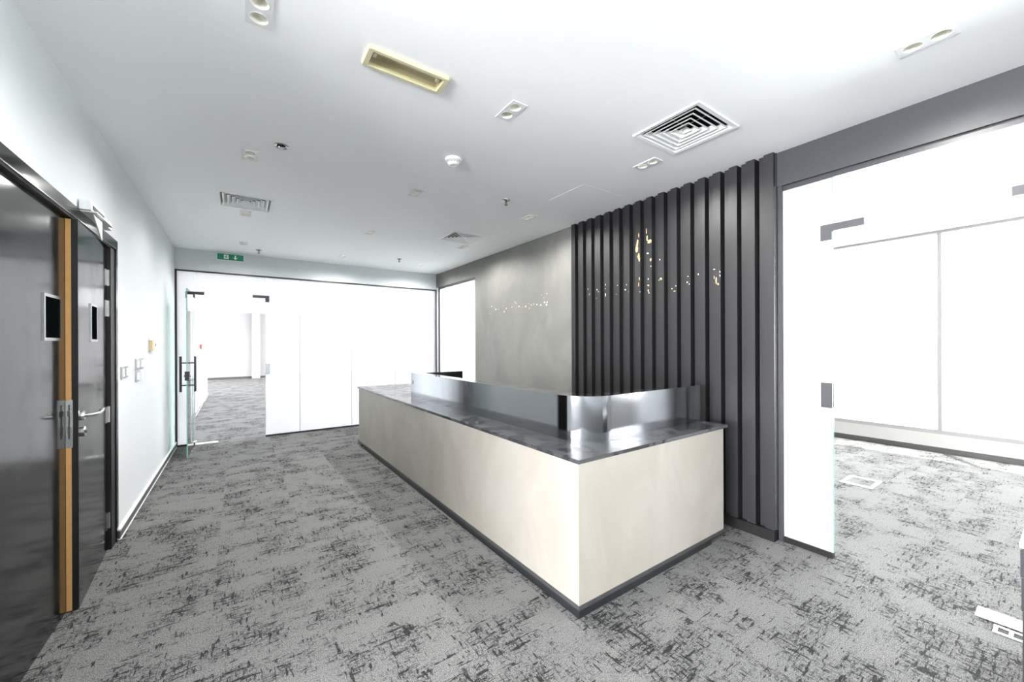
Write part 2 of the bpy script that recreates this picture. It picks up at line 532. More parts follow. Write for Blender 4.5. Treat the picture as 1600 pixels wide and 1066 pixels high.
# far wall header, side walls
wf = empty('wall_far', kind='structure')
box('wall_face', M_wall, XL, XR + 0.1, YF, YF + 0.1, 2.455, C, wf)
wr = empty('wall_right', kind='structure')
WX1 = XR + 0.1
cw = box('concrete_face', M_conc, XR - 0.006, WX1, 3.30, 5.585, 0, C, wr)
box('concrete_face', M_conc, XR - 0.006, WX1, 5.585, YF, 2.490, C, wr)
box('wall_post', M_wall, XR - 0.006, WX1, 7.0, YF, 0, 2.490, wr)
box('wall_core', M_slat, XR + 0.045, WX1 + 0.05, 1.232, 3.30, 0, C, wr)
box('wall_core', M_slat, XR - 0.012, WX1, 1.232, 1.2375, 0, C, wr)
box('beam', M_beam, XR, WX1, YB, 1.245, 2.512, C + 0.01, wr)
box('wall_above', M_wall, XR + 0.02, WX1, YB, YF, C, CR, wr)
struct('wall_back', M_wall, -7.3, XW, YB - 0.1, YB, 0, CR)
wb = empty('added_window_4', kind='structure')  # unseen window wall, added to let more daylight into the main room
for k in range(4):
    box('mullion', M_wall, -7.39, -7.31, YB + 1.97 * k, YB + 0.06 + 1.97 * k, 0.03, 2.73, wb)
box('frame', M_wall, -7.39, -7.31, YB, 1.6, 0, 0.04, wb)
box('frame', M_wall, -7.39, -7.31, YB, 1.6, 2.72, C, wb)
box('glass_pane', M_dim3, -7.36, -7.354, YB, 1.5, 0.04, 2.72, wb)
# far room
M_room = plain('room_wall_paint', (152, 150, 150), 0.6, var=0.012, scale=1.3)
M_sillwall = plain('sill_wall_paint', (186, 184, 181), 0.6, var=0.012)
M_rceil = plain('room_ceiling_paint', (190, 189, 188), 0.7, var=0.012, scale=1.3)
struct('wall_far_room', M_room, -4.2, XW + 0.1, YE, YE + 0.1, 0, C)
struct('baseboard_far', M_base, -4.2, XW, YE - 0.02, YE, 0, 0.09)
struct('wall_far_left', M_wall, -4.3, -4.2, YC, YE, 0, 0.25)
struct('wall_far_left', M_wall, -4.3, -4.2, YC, YE, 2.65, C)
w6 = empty('added_window_6', kind='structure')  # added window, put in to brighten the far room
for k in range(4):
    box('mullion', M_wall, -4.29, -4.22, YC + 1.9 * k, YC + 0.05 + 1.9 * k, 0.25, 2.65, w6)
box('glass_pane', M_dim2, -4.26, -4.254, YC, YE, 0.25, 2.65, w6)
struct('wall_far_return', M_room, -4.2, XL - 0.15, YC - 0.15, YC, 0, C)
struct('ceiling', M_rceil, XR + 0.1, XW + 0.1, YB, YF + 0.04, CR, CR + 0.03)
# door frame set in the left wall of the far room
td = empty('trim_2', kind='structure')
box('architrave', M_woodtrim, XL, XL + 0.02, 11.62, 11.70, 0, 2.05, td)
box('architrave', M_woodtrim, XL, XL + 0.02, 12.40, 12.48, 0, 2.05, td)
box('architrave', M_woodtrim, XL, XL + 0.02, 11.70, 12.40, 1.97, 2.05, td)
box('door_panel', M_wall, XL, XL + 0.008, 11.70, 12.40, 0.01, 1.97, td)
# glass wall return in the far room: tall white column bays on the back wall
for k in range(3):
    struct('trim_3', M_room, 0.45 + 1.3 * k, 0.75 + 1.3 * k, YE - 0.12, YE, 0, C)

# ------------------------------------------------------------------ facade windows
wn = empty('window_3', kind='structure')
box('sill_wall', M_sillwall, XW, XW + 0.1, YB, YE, 0.065, 0.235, wn)
box('sill_frame', M_sill, XW + 0.005, XW + 0.10, YB, YE, 0.235, 0.285, wn)
box('skirting', M_base, XW - 0.012, XW + 0.1, YB, YE, 0, 0.065, wn)
box('head_frame', M_sill, XW + 0.01, XW + 0.1, YB, YE, 2.795, CR, wn)
y = 1.012 - 1.9 * 3
k = 0
while y < YE:
    if y > YB:
        box('mullion', M_sill, XW + 0.015, XW + 0.10, y, y + 0.042, 0.285, 2.795, wn)
    box('glass_pane', M_dim if y < 6 else M_dim2, XW + 0.05, XW + 0.056, max(y + 0.042, YB), min(y + 1.9, YE), 0.285, 2.795, wn)
    y += 1.9
# ------------------------------------------------------------------ far glass partition (window_1)
w1 = empty('window_1', kind='structure')
FZ = 2.455
f_ = MB()
f_.box(XL, XL + 0.022, YF - 0.012, YF + 0.05, 0, FZ)
f_.box(XL, XR - 0.006, YF - 0.012, YF + 0.05, FZ - 0.022, FZ)
f_.box(3.128, XR - 0.006, YF - 0.012, YF + 0.05, 0, FZ)
f_.build('frame', M_frame, w1)
box('floor_channel', M_frame, XL + 0.022, -0.507, YF - 0.008, YF + 0.03, 0, 0.022, w1)
box('floor_channel', M_frame, 0.334, 3.128, YF - 0.008, YF + 0.03, 0, 0.026, w1)
g = 0.003
js = [0.334, 0.800, 1.585, 2.336, 3.128]
for a, b_ in zip(js, js[1:]):
    box('glass_panel', M_frost, a + (0 if a == .334 else g), b_ - g, YF, YF + 0.012, 0.026 if a > .3 else 0.02, FZ - 0.022, w1)
box('glass_panel', M_frost, XL + 0.022, -0.507, YF, YF + 0.012, 0.022, FZ - 0.022, w1)
box('transom_glass', M_frost, -0.507 + g, 0.334 - g, YF, YF + 0.012, 2.118, FZ - 0.022, w1)
def patch(parent, pts, z0, z1):
    b = MB(); b.prism(pts, z0, z1); return b
def patch_xz(pts, y0, y1, parent, name='patch_fitting'):
    b = MB()
    b.prism([(x, z) for x, z in pts], -y1, -y0, rot_x90())
    return b.build(name, M_patch, parent, 0.003, 2)
patch_xz([(-0.607, 2.155), (-0.403, 2.155), (-0.403, 2.115), (-0.507, 2.115), (-0.507, 2.062), (-0.607, 2.062)], YF - 0.012, YF + 0.024, w1)
patch_xz([(0.174, 2.155), (0.386, 2.155), (0.386, 2.058), (0.334, 2.058), (0.334, 2.115), (0.174, 2.115)], YF - 0.012, YF + 0.024, w1)
box('strike_box', M_chrome, 0.334, 0.388, YF - 0.016, YF + 0.028, 0.962, 1.112, w1, 0.003)

# open glass door leaf (door_3)
d3 = empty('door_3', (-0.507, YF, 0), math.radians(-91.4), 'structure')
LW = 0.815
box('glass_leaf', M_greenglass, 0.0, LW - .001, -0.005, 0.005, 0.012, 2.108, d3)
box('glass_edge', M_edge, LW - .001, LW + 0.001, -0.0052, 0.0052, 0.012, 2.108, d3)
for s in (-1, 1):
    b = MB().tube([(LW - 0.09, s * 0.072, 0.818), (LW - 0.09, s * 0.072, 1.262)], 0.013, 12)
    for z in (0.90, 1.18):
        b.tube([(LW - 0.09, s * 0.006, z), (LW - 0.09, s * 0.072, z)], 0.008, 10)
    b.build('pull_handle', M_frame, d3, smooth=True)
lk = box('lock_case', M_patch, LW - 0.075, LW + 0.002, -0.022, 0.022, 0.965, 1.075, d3, 0.004)
MB().lathe([(0.013, 0), (0.013, 0.012)], 16, Matrix.Translation((LW - 0.035, -0.034, 1.02)) @ Matrix.Rotation(-PI / 2, 4, 'X')).build('lock_cylinder', M_chrome, lk, smooth=True)
MB().lathe([(0.013, 0), (0.013, 0.012)], 16, Matrix.Translation((LW - 0.035, 0.022, 1.02)) @ Matrix.Rotation(-PI / 2, 4, 'X')).build('lock_cylinder', M_chrome, lk, smooth=True)
box('pivot_fitting', M_chrome, -0.01, 0.15, -0.014, 0.014, 0.010, 0.062, d3, 0.003)
box('pivot_fitting', M_patch, -0.01, 0.15, -0.014, 0.014, 2.062, 2.112, d3, 0.003)
fp = MB().box(-0.50, -0.25, YF - 0.03, YF + 0.05, 0.0005, 0.012).build('floor_spring_cover', M_whmetal, None, 0.003)
tag(fp, 'long white metal floor spring cover lying under the open glass door', 'door hardware')

# ------------------------------------------------------------------ frosted side window in right wall (window_2)
w2 = empty('window_2', kind='structure')
f_ = MB()
f_.box(XR - 0.012, XR + 0.05, 6.978, 7.0, 0, 2.49)
f_.box(XR - 0.012, XR + 0.05, 5.585, 6.978, 2.455, 2.49)
f_.build('frame', M_frame, w2)
box('floor_channel', M_frame, XR, XR + 0.04, 5.585, 6.978, 0, 0.03, w2)
box('glass_panel', M_frostgreen, XR + 0.01, XR + 0.022, 5.586, 6.35, 0.03, 2.455, w2)
box('glass_panel', M_frostgreen, XR + 0.01, XR + 0.022, 6.353, 6.978, 0.03, 2.455, w2)

# ------------------------------------------------------------------ right glass partition and doorway (window_5)
w5 = empty('window_5', kind='structure')
GX = XR + 0.012
f_ = MB()
f_.box(GX - 0.004, GX + 0.06, 1.203, 1.236, 0, 2.512)
f_.box(GX + 0.01, GX + 0.06, YB, 1.203, 2.476, 2.512)
f_.build('frame', M_frame, w5)
box('floor_channel', M_blackbase, GX - 0.006, GX + 0.034, 0.921, 1.203, 0, 0.036, w5)
box('glass_panel', M_frost2, GX + 0.008, GX + 0.020, 0.921, 1.203, 0.036, 2.476, w5)
box('glass_panel_edge', M_edge, GX + 0.008, GX + 0.020, 0.919, 0.921, 0.036, 2.476, w5)
box('transom_glass', M_clear, GX + 0.008, GX + 0.020, -0.75, 0.916, 2.128, 2.476, w5)
box('glass_panel', M_clear, GX + 0.008, GX + 0.020, -2.6, -0.753, 0.02, 2.476, w5)
box('glass_panel', M_clear, GX + 0.008, GX + 0.020, YB, -2.603, 0.02, 2.476, w5)
box('floor_channel', M_blackbase, GX, GX + 0.03, YB, -0.753, 0, 0.02, w5)
def patch_yz(pts, parent, name='patch_fitting', mat=M_patch):
    b = MB()
    Mx = Matrix(((0, 0, 1, 0), (1, 0, 0, 0), (0, 1, 0, 0), (0, 0, 0, 1)))
    b.prism(pts, GX - 0.006, GX + 0.034, Mx)
    return b.build(name, mat, parent, 0.003, 2)
patch_yz([(0.980, 2.173), (0.760, 2.173), (0.760, 2.126), (0.921, 2.126), (0.921, 2.073), (0.980, 2.073)], w5)
patch_yz([(0.196, 2.173), (0.196, 2.126), (0.0, 2.126), (0.0, 2.173)], w5)
box('strike_box', M_patch, GX - 0.008, GX + 0.036, 0.919, 0.980, 0.978, 1.138, w5, 0.003)
# corner strip of the wall end
tr4 = empty('trim_4', kind='structure')
box('corner_strip', M_chrome, 3.118, GX - 0.004, 1.236, 1.252, 0.078, 2.512, tr4, 0.004)
# black baseboard under the ribbed wall
bb = empty('baseboard_right', kind='structure')
box('skirting_board', M_blackbase, 3.088, 3.162, 1.232, 3.30, 0, 0.075, bb, 0.002)
box('skirting_board', M_blackbase, 3.128, XR, 3.30, 5.585, 0, 0.075, bb, 0.002)

# ------------------------------------------------------------------ ribbed wall cladding
cl = thing('ribbed_wall_cladding', 'dark grey vertically ribbed wall cladding with scraps of old adhesive', 'wall panel', (3.135, 1.238, 0.075))
slat_me = None
ys = [1.238] + [1.3620 + 0.12515 * k for k in range(16)]
for i, y0 in enumerate(ys):
    wd = 0.060 if i else 0.062
    b = MB().prism([(-0.027, 0), (0.05, 0), (0.05, wd), (-0.027, wd)], 0, C - 0.076)
    if slat_me is None or i == 1:
        s_ = b.build('rib', M_slat, cl, 0.0015, 1)
        if i == 1: slat_me = s_
    else:
        b.bm.free()
        s_ = slat_me.copy(); COL.objects.link(s_)
    s_.location = (0, y0 - 1.238, 0)
    if i:
        yp = ys[i - 1] + 0.062
        box('groove_board', M_slat, 0.0, 0.05, yp - 1.238, y0 - 0.020 - 1.238, 0, C - 0.076, cl)  # stops short of the rib: slot shaped to trap light and darken the groove

# adhesive scraps, in real-world wall coordinates
def blob(b, x, y, z, ry, rz, n=9, th=0.0012, ang=0):
    pts = []
    for i in range(n):
        t = 2 * PI * i / n
        q = random.uniform(0.55, 1.15)
        a, c = ry * math.cos(t) * q, rz * math.sin(t) * q
        pts.append((y + a * math.cos(ang) - c * math.sin(ang), z + a * math.sin(ang) + c * math.cos(ang)))
    Mx = Matrix(((0, 0, 1, 0), (1, 0, 0, 0), (0, 1, 0, 0), (0, 0, 0, 1)))
    b.prism(pts, x - th, x, Mx)
def unpix(u, v, X):
    d = fw + rr * ((u - 800) / FPX) - uu * ((v - CY) / FPX)
    P = d * (X / d.x)
    return P.y, P.z + CAM_H
FX = 3.1085
b = MB(); b2 = MB()
for (u, v, ry, rz, m_) in [
 (998, 368, .006, .03, 0), (996, 380, .012, .05, 0), (995, 390, .018, .045, 0), (998, 401, .014, .035, 0), (999, 404, .012, .03, 0),
 (1010, 362, .004, .03, 0), (1011, 372, .008, .03, 0), (1014, 378, .016, .02, 0), (1017, 377, .008, .02, 0), (1012, 396, .016, .008, 1),
 (1017, 406, .010, .014, 0), (1017, 416, .004, .008, 1), (1031, 406, .004, .007, 1), (1033, 436, .014, .012, 0), (1030, 438, .006, .004, 1),
 (1013, 436, .005, .009, 1), (1013, 446, .012, .010, 0), (1013, 454, .006, .015, 0), (1014, 458, .005, .005, 1),
 (999, 436, .004, .02, 0), (998, 444, .004, .02, 0), (1000, 456, .004, .006, 1), (977, 453, .008, .008, 1), (979, 445, .004, .006, 1), (982, 456, .004, .004, 0),
 (965, 446, .003, .005, 1), (963, 460, .003, .004, 1), (946, 445, .003, .012, 1), (946, 451, .003, .006, 1), (946, 461, .005, .022, 1),
 (933, 453, .004, .010, 1), (935, 456, .003, .006, 1), (919, 452, .002, .012, 1), (921, 460, .002, .01, 1), (932, 466, .003, .004, 1),
 (1050, 451, .006, .006, 1), (1056, 447, .004, .005, 1), (1054, 455, .01, .004, 0), (1074, 441, .006, .008, 1), (1077, 444, .004, .005, 1), (1075, 432, .004, .006, 1),
 (1091, 429, .004, .012, 1), (1116, 421, .008, .004, 1), (1119, 438, .005, .03, 0), (1122, 444, .008, .014, 0), (1125, 425, .003, .008, 1), (1125, 431, .003, .01, 1), (1116, 434, .003, .02, 0)]:
    y, z = unpix(u, v, FX)
    # keep each scrap on the face of a rib
    k = round((y - 1.392) / 0.12515); yc = 1.392 + 0.12515 * k
    y = min(max(y, yc - 0.030 + ry), yc + 0.030 - ry) if ry < .03 else yc
    blob(b2 if m_ else b, FX - 3.135 - 0.0002, y - 1.238, z - 0.075, ry, rz)
b.build('dried_adhesive', M_glue, cl, kind='stuff')
b2.build('paint_chip', M_chip, cl, kind='stuff')
b = MB(); b2 = MB()
for (u, v, r_, m_) in [(768, 479, .012, 1), (775, 483.5, .014, 1), (779, 483, .01, 0), (787, 478, .008, 0), (788, 487, .02, 0), (791, 482, .01, 1), (800, 480, .01, 1), (805, 472, .012, 0),
 (806.5, 474, .01, 1), (807, 481, .008, 0), (811, 479, .012, 1), (816, 480, .006, 0), (821.5, 479, .014, 1), (826, 474, .008, 0), (827, 482, .013, 0), (830.5, 476.5, .012, 0), (834, 475, .008, 1),
 (839, 476, .011, 1), (845, 477, .013, 1), (851, 472.5, .014, 1), (854, 476.5, .017, 1), (855, 472, .012, 1), (846, 461, .008, 0), (854.5, 459, .011, 0), (850, 465, .009, 0), (766, 490, .006, 1)]:
    y, z = unpix(u, v, XR - 0.006)
    blob(b2 if m_ else b, XR - 0.0062, y, z, r_, r_ * .8, 8)
b.build('dried_adhesive', M_glue, wr, kind='stuff')
b2.build('plaster_chip', M_chip, wr, kind='stuff')

# ------------------------------------------------------------------ reception counter
ct = thing('reception_counter', 'long low cream reception counter with dark polished stone top and raised curved ledge', 'counter', (1.416, 1.455, 0), math.radians(0.55))
L, Wd = 4.345, 1.445        # far end (y), right end (x)
TZ = 0.810
A, B_ = 0.62, 0.60          # arm depths
# cream body panels (local coordinates, corner at origin)
box('front_panel', M_panel, 0.016, Wd, 0.0, 0.018, 0.068, TZ - 0.021, ct, 0.0012)
box('side_panel', M_panel, 0.0, 0.016, 0.0, 2.32, 0.068, TZ - 0.021, ct, 0.0012)
box('side_panel', M_panel, 0.0, 0.016, 2.3205, L - 0.06, 0.068, TZ - 0.021, ct, 0.0012)
box('end_panel', M_panel, 0.016, 0.95, L - 0.078, L - 0.06, 0.068, TZ - 0.021, ct, 0.0012)
box('end_panel', M_panel, Wd - 0.018, Wd, 0.018, B_, 0.068, TZ - 0.021, ct, 0.0012)
inn = MB()
inn.box(A - 0.018, A, B_, L - 0.9, 0.068, TZ - 0.021)
inn.box(A, Wd - 0.018, B_ - 0.018, B_, 0.068, TZ - 0.021)
inn.box(0.94, 0.95, L - 0.9, L - 0.078, 0.068, TZ - 0.021)
inn.build('inner_panel', M_panel, ct)
# stone top: U plan split into slabs
b = MB().box(-0.004, A + 0.02, 0.0, 1.06, TZ - 0.021, TZ)
box('top_slab', M_stone, -0.004, A + 0.02, -0.004, 1.052, TZ - 0.021, TZ, ct, 0.0018); b.bm.free()
box('top_slab', M_stone, -0.004, A + 0.02, 1.054, L - 0.92, TZ - 0.021, TZ, ct, 0.0018)
box('top_slab', M_stone, A + 0.0205, Wd + 0.055, -0.004, B_ + 0.02, TZ - 0.021, TZ, ct, 0.0018)
box('top_slab', M_stone, -0.004, 0.97, L - 0.919, L, TZ - 0.021, TZ, ct, 0.0018)
# base lip and recessed plinth
lip = MB()
lip.box(-0.004, 0.9, -0.004, L + 0.0, 0.046, 0.068)
lip.box(0.9, Wd + 0.055, -0.004, B_ + 0.02, 0.046, 0.068)
lip.build('base_lip', M_lip, ct, 0.0015)
pl = MB()
pl.box(0.003, 0.05, 0.003, L - 0.38, 0, 0.046)
pl.box(0.05, 1.285, 0.003, 0.05, 0, 0.046)
pl.box(1.24, 1.285, 0.05, B_, 0, 0.046)
pl.box(0.05, 0.6, L - 0.42, L - 0.38, 0, 0.046)
pl.build('plinth', M_plinth, ct)
box('plinth_bead', M_plinth, 0.0, 0.003, 0.35, L - 0.6, 0.0, 0.005, ct)
# raised ledge: offset band with a curved corner
LX, LY, RC, TH, LH = 0.232, 0.190, 0.235, 0.115, 0.272
def band(off, side_start, pts_only=False):
    pts = []
    rc = RC - off
    return pts
outer = [(LX - 0.02, 2.80)]
cxr, cyr = LX + RC, LY + RC
outer.append((LX, cyr))
n_arc = 20
arc_o = [(cxr - RC * math.cos(t), cyr - RC * math.sin(t)) for t in [PI / 2 * i / n_arc for i in range(n_arc + 1)]]
arc_i = [(cxr - (RC - TH) * math.cos(t), cyr - (RC - TH) * math.sin(t)) for t in [PI / 2 * i / n_arc for i in range(n_arc + 1)]]
# long straight piece
lg = MB().prism([(LX - 0.030, 2.835), (LX, cyr + 0.001), (LX + TH, cyr + 0.001), (LX - 0.03 + TH, 2.835)], TZ, TZ + LH)
lg.build('ledge_long_side', M_ledge, ct, 0.0015)
b = MB(); b.prism(arc_o + arc_i[::-1], TZ, TZ + LH)
b.build('ledge_curved_corner', M_ledge, ct, smooth=True)
box('ledge_short_side', M_ledge, cxr + 0.001, Wd + 0.038, LY, LY + TH, TZ, TZ + LH, ct, 0.0015)
box('ledge_far_return', M_ledge, LX - 0.03 + TH + .001, 0.80, 2.735, 2.835, TZ, TZ + LH, ct, 0.0015)
b = MB().box(LX - 0.0305, LX - 0.0285, 2.775, 2.787, TZ + 0.15, TZ + 0.19)
b.build('fixing_slot', M_dark, ct)

# ------------------------------------------------------------------ double doors in the left wall
# door_1: far leaf, slightly ajar into the room; local x along leaf from the hinge, local y = out into the room
HY, HX = 3.800, -0.741
ang = math.atan2(-0.770, 0.041)     # direction hinge -> free edge
d1 = empty('door_1', (HX, HY, 0), ang, 'structure')
LWD, TKD = 0.771, 0.046
# local +y for this rotation points to +X? (rotate (0,1) by ang): (-sin, cos) = (+, +)
box('leaf', M_door, 0.004, LWD, -TKD, 0.0, 0.008, DZ - 0.082, d1, 0.0015)
box('edge_lipping', M_wood, LWD, LWD + 0.0015, -TKD, -0.025, 0.008, DZ - 0.082, d1)
box('edge_black', M_blackbase, LWD, LWD + 0.0015, -0.0249, -0.001, 0.008, DZ - 0.082, d1)
def vision(parent, x0, x1, z0, z1, yf, sgn=1):
    b = MB(); t = 0.013; q = yf + 0.006
    b.box(x0, x1, yf, q, z0, z0 + t); b.box(x0, x1, yf, q, z1 - t, z1)
    b.box(x0, x0 + t, yf, q, z0 + t, z1 - t); b.box(x1 - t, x1, yf, q, z0 + t, z1 - t)
    f = b.build('vision_frame', M_chrome, parent)
    box('vision_glass', M_visionglass, x0 + t, x1 - t, yf, yf + 0.002, z0 + t, z1 - t, f)
vision(d1, 0.335, 0.505, 1.425, 1.648, 0.0)
def lever(parent, x, z, sx):
    Mr = Matrix.Rotation(-PI / 2, 4, 'X')
    h = MB().lathe([(0.027, 0), (0.027, 0.010), (0.025, 0.013)], 24, Matrix.Translation((x, 0, z)) @ Mr)
    h.tube([(x, 0.01, z), (x, 0.045, z), (x + sx * 0.012, 0.056, z), (x + sx * 0.05, 0.058, z), (x + sx * 0.085, 0.058, z), (x + sx * 0.105, 0.060, z + 0.006), (x + sx * 0.145, 0.062, z + 0.012)],
           [0.011, 0.010, 0.010, 0.0095, 0.009, 0.010, 0.007], 12)
    h.build('lever_handle', M_chrome, parent, smooth=True)
    k = MB().lathe([(0.027, 0), (0.027, 0.012), (0.024, 0.015)], 24, Matrix.Translation((x, 0, z - 0.088)) @ Mr)
    k = k.build('keyhole_rose', M_chrome, parent, smooth=True)
    MB().lathe([(0.009, 0), (0.009, 0.02)], 14, Matrix.Translation((x, 0, z - 0.088)) @ Mr).build('lock_cylinder', M_base, k, smooth=True)
lever(d1, LWD - 0.065, 1.022, -1)
lp = box('lock_faceplate', M_chrome, LWD + 0.0015, LWD + 0.0035, -0.046, -0.020, 0.865, 1.115, d1)
box('latch_bolt', M_base, LWD + 0.0035, LWD + 0.012, -0.038, -0.028, 1.03, 1.06, lp)
box('dead_bolt', M_base, LWD + 0.0035, LWD + 0.006, -0.038, -0.028, 0.93, 0.98, lp)
box('bolt_rod', M_dark, LWD + 0.0035, LWD + 0.005, -0.035, -0.031, 0.91, 1.09, lp)
for z in (1.81, 1.60, 0.875, 0.15):
    h = MB().box(-0.055, -0.006, -0.002, 0.003, z, z + 0.11)
    h.box(0.010, 0.052, -0.001, 0.003, z, z + 0.11)
    h.tube([(0, 0.006, z), (0, 0.006, z + 0.11)], 0.008, 10)
    h.build('hinge', M_chrome, d1)
# door_2: near leaf, closed
d2 = empty('door_2', (-0.747, 2.14, 0), math.radians(90), 'structure')   # local x -> +Y, local y -> -X
LN = 0.905
box('leaf', M_door, 0.0, LN, 0.0, 0.046, 0.008, DZ - 0.078, d2, 0.0015)
b = MB(); t = 0.014
x0, x1, z0, z1 = 0.600, 0.815, 1.425, 1.648
b.box(x0, x1, -0.006, 0, z0, z0 + t); b.box(x0, x1, -0.006, 0, z1 - t, z1)
b.box(x0, x0 + t, -0.006, 0, z0 + t, z1 - t); b.box(x1 - t, x1, -0.006, 0, z0 + t, z1 - t)
f = b.build('vision_frame', M_chrome, d2)
box('vision_glass', M_visionglass, x0 + t, x1 - t, -0.002, 0, z0 + t, z1 - t, f)

# magnetic lock on the head of the doors
mg = thing('magnetic_door_lock', 'white metal magnetic lock fixed to the black door head above the gap', 'door lock', (XL + 0.006, 3.12, 2.14))
box('magnet_body', M_whmetal, 0, 0.046, 0.0, 0.27, 0.012, 0.066, mg, 0.002)
box('magnet_strip', M_base, 0.0465, 0.049, 0.03, 0.25, 0.022, 0.044, mg)
box('mount_box', M_whmetal, 0, 0.035, 0.28, 0.50, 0.012, 0.056, mg, 0.002)
box('bracket_shelf', M_whmetal, 0.0, 0.065, 0.02, 0.36, 0.004, 0.011, mg)
b = MB().prism([(0.035, -0.005), (0.20, -0.005), (0.20, -0.115)], 0.046, 0.050,
               Matrix(((0, 0, 1, 0), (1, 0, 0, 0), (0, 1, 0, 0), (0, 0, 0, 1))))
b.build('armature_plate', M_whmetal, mg)

# ------------------------------------------------------------------ wall switches and sensor on the left wall
M_plate_shade = plain('plate_outline_shade', (168, 170, 170), 0.4)  # grey stands in for the shadow outline round each white switch
def switch(name, label, y, z, wy, hz, cat='switch', rockers=1, group=None, face=None, dark=False):
    t_ = thing(name, label, cat, (XL, y, z), 0, group)
    face = face or M_plate_shade
    box('back_plate', face, 0, 0.009, -wy / 2, wy / 2, -hz / 2, hz / 2, t_, 0.002)
    for k in range(rockers):
        ww = wy * 0.62 / rockers
        yc = (k - (rockers - 1) / 2) * ww
        box('rocker', M_base if dark else M_white, 0.009, 0.015, yc - ww * .46, yc + ww * .46, -hz * .33, hz * .33, t_, 0.002)
    return t_
switch('light_switch', 'white single wall switch nearest to the black double door', 4.09, 1.197, 0.075, 0.090)
switch('key_switch', 'silver and white door release switch beside the switch nearest the door', 4.205, 1.197, 0.095, 0.085, face=M_chrome)
switch('light_switch', 'upper left white rocker switch of the cluster of four on the left wall', 4.615, 1.240, 0.125, 0.092)
switch('light_switch', 'upper right white rocker switch of the cluster of four on the left wall', 4.790, 1.240, 0.16, 0.092, rockers=2)
switch('light_switch', 'lower left white rocker switch of the cluster of four on the left wall', 4.615, 1.137, 0.125, 0.092)
switch('data_socket', 'lower right pale blue and white plate of the cluster of four wall plates', 4.785, 1.137, 0.13, 0.092, face=plain('pale_blue_plastic', (206, 216, 232), 0.4), cat='socket')
th = thing('thermostat', 'small white and cream thermostat box, the farthest device on the left wall', 'thermostat', (XL, 5.25, 1.40))
box('housing', M_cream, 0, 0.03, -0.09, -0.005, -0.05, 0.05, th, 0.003)
box('cover', M_white, 0, 0.034, -0.005, 0.10, -0.05, 0.05, th, 0.003)
box('sensor_cap', M_white, 0, 0.018, -0.10, -0.02, 0.055, 0.095, th, 0.003)
box('dial', M_base, 0.034, 0.037, 0.03, 0.06, -0.01, 0.02, th)

# ------------------------------------------------------------------ exit signs
def exit_sign(loc, w_, h_, label, sides=1):
    t_ = thing('exit_sign', label, 'sign', loc)
    box('sign_housing', M_white, -w_ / 2 - 0.006, w_ / 2 + 0.006, 0.0, 0.03, -h_ / 2 - 0.006, h_ / 2 + 0.006, t_, 0.002)
    box('green_face', M_green, -w_ / 2, w_ / 2, -0.003, 0.0, -h_ / 2, h_ / 2, t_)
    R_ = rot_x90()
    yf = 0.0032
    # doorway square with a running figure
    s = h_ / 0.095
    b = MB()
    cx = -0.055 * s
    b.prism([(cx - 0.030 * s, -0.034 * s), (cx + 0.030 * s, -0.034 * s), (cx + 0.030 * s, 0.034 * s), (cx - 0.030 * s, 0.034 * s)], yf, yf + 0.0006, R_)
    b.build('doorway_symbol', M_white, t_)
    b = MB()
    ax = 0.062 * s
    b.prism([(ax - 0.008 * s, 0.034 * s), (ax - 0.008 * s, -0.004 * s), (ax - 0.028 * s, -0.004 * s) , (ax - 0.030 * s, 0.002 * s), (ax - 0.034 * s, 0.002 * s), (ax, -0.036 * s), (ax + 0.034 * s, 0.002 * s), (ax + 0.030 * s, 0.002 * s), (ax + 0.028 * s, -0.004 * s), (ax + 0.008 * s, -0.004 * s), (ax + 0.008 * s, 0.034 * s)], yf, yf + 0.0006, R_)
    b.build('arrow_symbol', M_white, t_)
    b = MB(); y1, y2 = yf + 0.0006, yf + 0.0012
    P = lambda *pts: b.prism([(cx + a * s, c * s) for a, c in pts], y1, y2, R_)
    P(*[(0.004 + 0.007 * math.cos(2 * PI * k / 10), 0.024 + 0.007 * math.sin(2 * PI * k / 10)) for k in range(10)])   # head
    P((-0.010, 0.012), (0.004, 0.016), (0.006, 0.000), (-0.006, -0.006))           # trunk
    P((0.002, 0.014), (0.018, 0.002), (0.024, 0.006), (0.026, 0.002), (0.018, -0.004), (0.004, 0.006))  # arm
    P((-0.010, 0.012), (-0.026, 0.008), (-0.026, -0.004), (-0.022, -0.004), (-0.021, 0.003), (-0.008, 0.005))
    P((0.000, -0.004), (0.014, -0.012), (0.010, -0.030), (0.005, -0.030), (0.008, -0.015), (-0.004, -0.009))
    P((-0.006, -0.004), (-0.014, -0.020), (-0.028, -0.024), (-0.028, -0.029), (-0.010, -0.025), (0.0, -0.008))
    b.build('running_figure', M_green, t_)
    return t_
exit_sign((-0.095, YF - 0.031, 2.684), 0.315, 0.088, 'green emergency exit sign with running figure and down arrow above the glass door')
es = exit_sign((0.0, 10.8, 2.585), 0.34, 0.085, 'small green exit sign hanging in the far room, seen through the open doorway')
for sx in (-0.1, 0.1):
    MB().tube([(sx, 0.015, 0.05), (sx, 0.015, 0.167)], 0.004, 8).build('hanging_rod', M_chrome, es)

cp = thing('fire_call_point', 'tiny red fire call point on the left wall of the far room', 'alarm', (XL, 11.27, 1.37))
box('housing', M_red, 0, 0.045, -0.05, 0.05, -0.055, 0.055, cp, 0.004)
box('press_plate', M_white, 0.045, 0.047, -0.028, 0.028, -0.03, 0.03, cp)
ns = tag(MB().box(0, 0.012, -0.16, 0.16, -0.14, 0.14).build('notice_plate', M_cream, None, 0.002), 'small beige notice plate high on the far room wall', 'sign')
ns.location = (XL, 11.62, 2.34)

